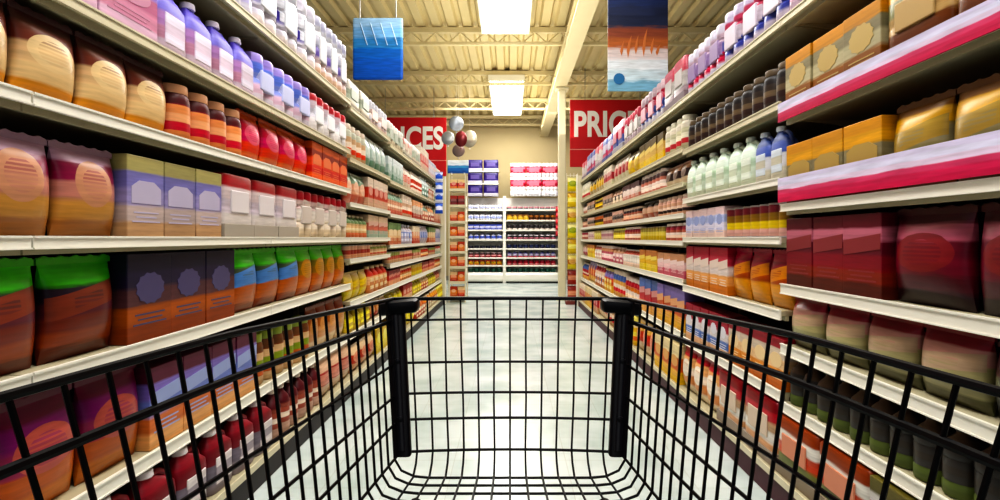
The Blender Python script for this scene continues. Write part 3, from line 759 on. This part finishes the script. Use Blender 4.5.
# blue and white clip strip at left end
def strip(x, y, z0, z1, n, cols, w, h, lb, plab, kind='bag'):
    t = thing('clip_strip', lb, 'clip strip', (x, y, 0)); box_obj('backing_strip', (-.015, .015, 0, .004, z0, z1), WHITE_ST, t)
    bm = bmesh.new(); add_tube(bm, [(0, .002, z1), (0, .03, z1 + .03)], .004); obj('hook', bm, WHITE_ST, t)
    for i in range(n):
        b, a, d = cols[i % len(cols)]
        z = z0 + (z1 - z0) * i / n
        place(kind, w, h, b, a, (x, y - min(.1, w * .45) / 2 + .001, z), 0, '%s, %s' % (plab % d, ['lowest', 'second from bottom', 'third from bottom', 'fourth from bottom', 'fifth from bottom', 'sixth from bottom', 'seventh from bottom', 'eighth from bottom'][i]), 'bags hanging on clip strips')
    return t
strip(-1.16, 8.2, 1.6, 2.28, 4, [('3c60c0,d8dcf0,5878d0', 'f0f0ff', 'blue'), ('e0e4f4,4c6cc8,c8d0ec', '3858b8', 'white and blue')], .13, .17, 'clip strip of blue and white bags hanging near the left shelving end', '%s bag on the clip strip at the left shelving end')
# yellow bags panel at right end
t = thing('wire_rack', 'narrow wire rack of yellow bags hanging at the right shelving end', 'rack', (1.13, 9.1, 0))
bm = bmesh.new()
for x in (-.1, -.033, .033, .1): add_tube(bm, [(x, 0, .05), (x, 0, 2.38)], .004, 5)
for k in range(15): add_tube(bm, [(-.1, 0, .1 + .16 * k), (.1, 0, .1 + .16 * k)], .003, 5)
obj('wire_grid', bm, WHITE_ST, t); box_obj('base', (-.12, .12, -.1, .1, 0, .05), mat('red_brown_base', '7c3830', .5), t)
yc = [('d8b828,e8d860,c8a020', 'f0f0c0', 'yellow'), ('e0cc50,c0b840,e8e0a0', '60883c', 'yellow and green'), ('d8c440,b87838,e0d080', 'f4ecb0', 'yellow and tan')]
for i in range(8):
    b, a, d = yc[i % 3] if i > 1 else ('a83c30,c87858,8c3028', 'e8c8b0', 'red')
    place('bag', .19, .26, b, a, (1.13, 9.03, .08 + .28 * i), 0, '%s bag on the right wire rack, %s' % (d, ['lowest', 'second from bottom', 'third from bottom', 'fourth from bottom', 'fifth from bottom', 'sixth from bottom', 'seventh from bottom', 'topmost'][i]), 'bags on the right wire rack')
# cluster hanging above the left rack
def balloon(x, y, z, r, col, lb, sq=1.0):
    t = thing('foil_balloon', lb, 'balloon', (x, y, z), random.uniform(-.4, .4), 'foil balloons above the left end rack')
    bm = bmesh.new(); bmesh.ops.create_uvsphere(bm, u_segments=20, v_segments=14, radius=r)
    for v in bm.verts:
        a = math.atan2(v.co.z, v.co.x); pk = 1 + .04 * math.sin(a * 14) * (1 - abs(v.co.y) / r)
        v.co.x *= pk; v.co.z *= pk * sq; v.co.y *= .42
    obj('foil_body', bm, mat('foil_' + col, col, .28, .35), t, True)
    bm = bmesh.new(); add_lathe(bm, [(.008, -r * sq - .01), (.02, -r * sq - .035)], 8); obj('knot', bm, mat('foil_' + col, col, .28, .35), t, True)
    bm = bmesh.new(); add_tube(bm, [(0, 0, r * sq - .01), (0, 0, 4.63 - z)], .0012, 4); obj('thread', bm, LETTER, t)
balloon(-1.08, 10.05, 3.5, .15, '8c929c', 'silver grey foil balloon, highest above the left end rack')
balloon(-1.28, 10.3, 3.26, .14, 'b8bcc0', 'pale silver foil balloon at left, below the highest one')
balloon(-.83, 10.3, 3.24, .16, 'c8c0ae', 'cream silver foil balloon, rightmost of the bunch', 1.1)
balloon(-1.06, 10.3, 3.0, .13, 'a08c88', 'dull rosy foil balloon, lowest of the bunch')
balloon(-.96, 9.8, 3.14, .12, '7c2c30', 'small dark red foil balloon at the middle of the bunch', 1.3)
t = thing('shelf_talker', 'small blue and white sign board on top of the left end rack', 'sign', (-.98, 9.45, 2.4))
bm = bmesh.new(); add_box(bm, -.2, .2, -.01, .01, .02, .27, .004); obj('board', bm, print_mat('2458a0,3070b8,5898c8,e0e8f0,e8ecf0'), t)
for s in (-1, 1): box_obj('foot', (s * .12 - .01, s * .12 + .01, -.04, .04, 0, .025), WHITE_ST, t)

# ------------------------------------------------------------------ back wall shelving
def wall_unit(x0, x1, lb, rows):
    w = x1 - x0
    t = thing('wall_shelving_unit', lb, 'shelving', ((x0 + x1) / 2, 13.35, 0), 0, 'white shelving units on the back wall')
    box_obj('back_panel', (-w/2, w/2, .42, .44, .02, 2.3), mat('white_back_panel', 'e8e6e2', .5), t)
    for s in (-1, 1): box_obj('side_panel', (s * w/2 - .02, s * w/2 + .02, 0, .44, 0, 2.32), WHITE_ST, t)
    bm = bmesh.new(); add_rings(bm, [[(x, -.1, .05), (x, -.13, .1), (x, -.13, .22), (x, -.09, .28), (x, .4, .28), (x, .4, .05)] for x in (-w/2 + .02, w/2 - .02)])
    obj('base_plinth', bm, WHITE_ST, t, False)
    box_obj('toe_kick', (-w/2 + .04, w/2 - .04, -.07, .4, 0, .05), mat('dark_toe_kick', '2a2a28', .6), t)
    for z in rows: 
        s_ = box_obj('shelf', (-w/2 + .02, w/2 - .02, .05, .42, z - .02, z), WHITE_ST, t)
        box_obj('price_rail', (-w/2 + .02, w/2 - .02, .035, .05, z - .035, z + .008), WHITE_ST, s_)
    return t
rowsz = [.47, .68, .92, 1.16, 1.42, 1.68, 1.96]
wall_unit(-1.17, -.17, 'narrower left white shelving unit against the back wall', rowsz)
wall_unit(-.13, 1.33, 'wider right white shelving unit against the back wall', rowsz)
rn = ['bottom row', 'second row up', 'third row up', 'fourth row up', 'fifth row up', 'sixth row up', 'seventh row up', 'top row']
LROW = [('can', .14, '1c4438,2c5c4c,205040', '184034', 'dark green'), ('bag', .17, 'e09030,d8b038,c84838', 'f0d060', 'orange'), ('jar', .17, '8c2430,b83c48,40202c', 'e8d0d0', 'dark red'),
        ('can', .1, '20202c,34344c,20202c', '18181c', 'black'), ('bottle', .2, 'e0e0f0,6878c8,d8dcf0', '4c5cb0', 'white and blue'), ('carton', .19, '4c5cb8,c8ccec,5464c0', 'e8e8f8', 'blue'), ('pack', .19, 'f0f0f4,b8c0e4,f0f0f8', '98a4d8', 'white')]
RROW = [('can', .14, '14443c,245848,1c4c40', '184034', 'dark green'), ('jar', .17, 'b83040,d8a0a0,8c2838', '8c2030', 'crimson'), ('bottle', .2, 'c84050,dcd8ec,505088', '3c3c70', 'red and violet'),
        ('can', .14, '1c2444,343c64,202848', '181c34', 'navy'), ('jar', .2, '282024,d890a0,d8d4d8', '20181c', 'pink and black'), ('can', .17, 'd8d0c8,28282c,342c30', 'e8e4e0', 'black and white'),
        ('carton', .2, 'd8b830,c8a028,8c5c28', 'e8d468', 'gold')]
RBASE = .28
zz = [.28] + rowsz
for (x0, x1, rows, nm, nn) in ((-1.13, -.21, LROW, 'left', 6), (-.09, 1.24, RROW, 'right', 9)):
    for i, z in enumerate(zz):
        if i < 7: kind, h, b, a, d = rows[i]
        else: kind, h, b, a, d = ('pack', .17, 'f4f4f8,d0d4ec,f0f0f8', 'a8b0dc', 'pale white') if nm == 'left' else ('can', .11, 'e8e4e4,303038,d8a0a8', '40404c', 'grey')
        h = .78 * min(h, (zz[i + 1] if i < 7 else 2.4) - z - .035)
        st = (x1 - x0) / nn
        for j in range(nn):
            if nm == 'right' and i == 6 and j >= 4: kk, bb, aa, dd = 'jar', '8c5830,402818,b07840', '302018', 'brown'
            else: kk, bb, aa, dd = kind, b, a, d
            w = round(st * .92, 3)
            place(kk, w, round(h, 3), bb, aa, (x0 + (j + .5) * st, 13.35 + .06 + .1 - (.02 if kk in ('case',) else 0), z + .0005), 0,
                  '%s %s, %s of the %s back unit, %s from left' % (dd, WORD[kk], rn[i], nm, ['first', 'second', 'third', 'fourth', 'fifth', 'sixth', 'seventh', 'eighth', 'ninth'][j]), 'goods on the back wall shelving')
# stacked packs on top of wall units
for i in range(3):
    for j in range(2):
        place('case', .39, .3, 'e8e4ee,30206c,2c1c64,30206c', '9c8cc8', (-1.08 + .43 * j + .14, 13.55, 2.33 + .335 * i), 0,
              'purple wrapped case above the left back unit, %s tier, %s side' % (['lowest', 'middle', 'highest'][i], ['left', 'right'][j]), 'purple cases stacked on the left back unit')
        if j == 0 and i > 0: pass
for i in range(1, 3):
    box = box_obj('divider_board', (-1.17, -.3, 13.4, 13.7, 2.33 + .335 * i - .03, 2.33 + .335 * i - .002), WHITE_ST)
    tag(box, '%s white board between tiers of purple cases' % ['lower', 'upper'][i - 1], 'board')
for j in range(3):
    place('pack', .42, .16, 'f0eef0,e4e0e8,f0f0f0', 'd8d4e0', (.12 + .43 * j + .1, 13.55, 2.33), 0, 'plain white paper pack under the red and white ones, %s from left' % ['first', 'second', 'third'][j], 'white packs on the right back unit')
for i in range(2):
    for j in range(3):
        place('pack', .42, .36, 'f0e8ea,c03048,c8405c,ece8ec', 'e8b0bc', (.12 + .43 * j + .1, 13.55, 2.495 + .365 * i), 0,
              'red and white paper pack over the right back unit, %s tier, %s' % (['lower', 'upper'][i], ['left', 'middle', 'right'][j]), 'red and white packs on the right back unit')
strip(1.27, 13.25, 1.25, 2.05, 5, [('c01c2c,d83040,b01828', 'f0c0c0', 'red')], .13, .15, 'clip strip of red bags on the right back unit', '%s bag on the clip strip of the right back unit')

# ------------------------------------------------------------------ lights, world, camera
def area(name, loc, sx, sy, e, col=(1, .97, .92), rot=(0, 0, 0)):
    l = bpy.data.lights.new(name, 'AREA'); l.shape = 'RECTANGLE'; l.size = sx; l.size_y = sy; l.energy = e; l.color = col
    o = bpy.data.objects.new(name, l); C.objects.link(o); o.location = loc; o.rotation_euler = rot; return o
area('lamp_near', (0, .6, 4.3), 1.4, 3.4, 80)
area('lamp_middle', (0, 5, 4.3), 1.4, 4.5, 105)
area('lamp_far', (0, 11, 4.25), 1.8, 5, 135)
area('fill_back_wall', (0, 11.6, 4.2), 3, .6, 45, rot=(math.radians(50), 0, 0))  # added fill that brightens the back wall, no fixture hangs there
area('fill_rear', (0, -1.0, 2.3), 2.2, 1.6, 7, rot=(math.radians(72), 0, 0))  # unseen fill added behind the camera, lights the aisle from the front
area('floor_bounce', (0, 6, 3.2), 2.6, 13, 165, (1, .95, .82), (PI, 0, 0))
w = bpy.data.worlds.new('store_ambient'); S.world = w; w.use_nodes = True
bg = w.node_tree.nodes['Background']; bg.inputs[0].default_value = (.95, .96, 1, 1); bg.inputs[1].default_value = .2
cam = bpy.data.cameras.new('camera'); co = bpy.data.objects.new('camera', cam); C.objects.link(co)
co.location = (0, 0, H); co.rotation_euler = (PI / 2, 0, 0)
cam.sensor_width = 36; cam.lens = 18; cam.shift_x = -.01; cam.shift_y = -.012; cam.clip_start = .02; cam.clip_end = 60
S.camera = co
S.view_settings.view_transform = 'Standard'; S.view_settings.look = 'High Contrast'
S.view_settings.exposure = -0.42
S.cycles.use_denoising = True
S.cycles.max_bounces = 5; S.cycles.diffuse_bounces = 3; S.cycles.glossy_bounces = 2
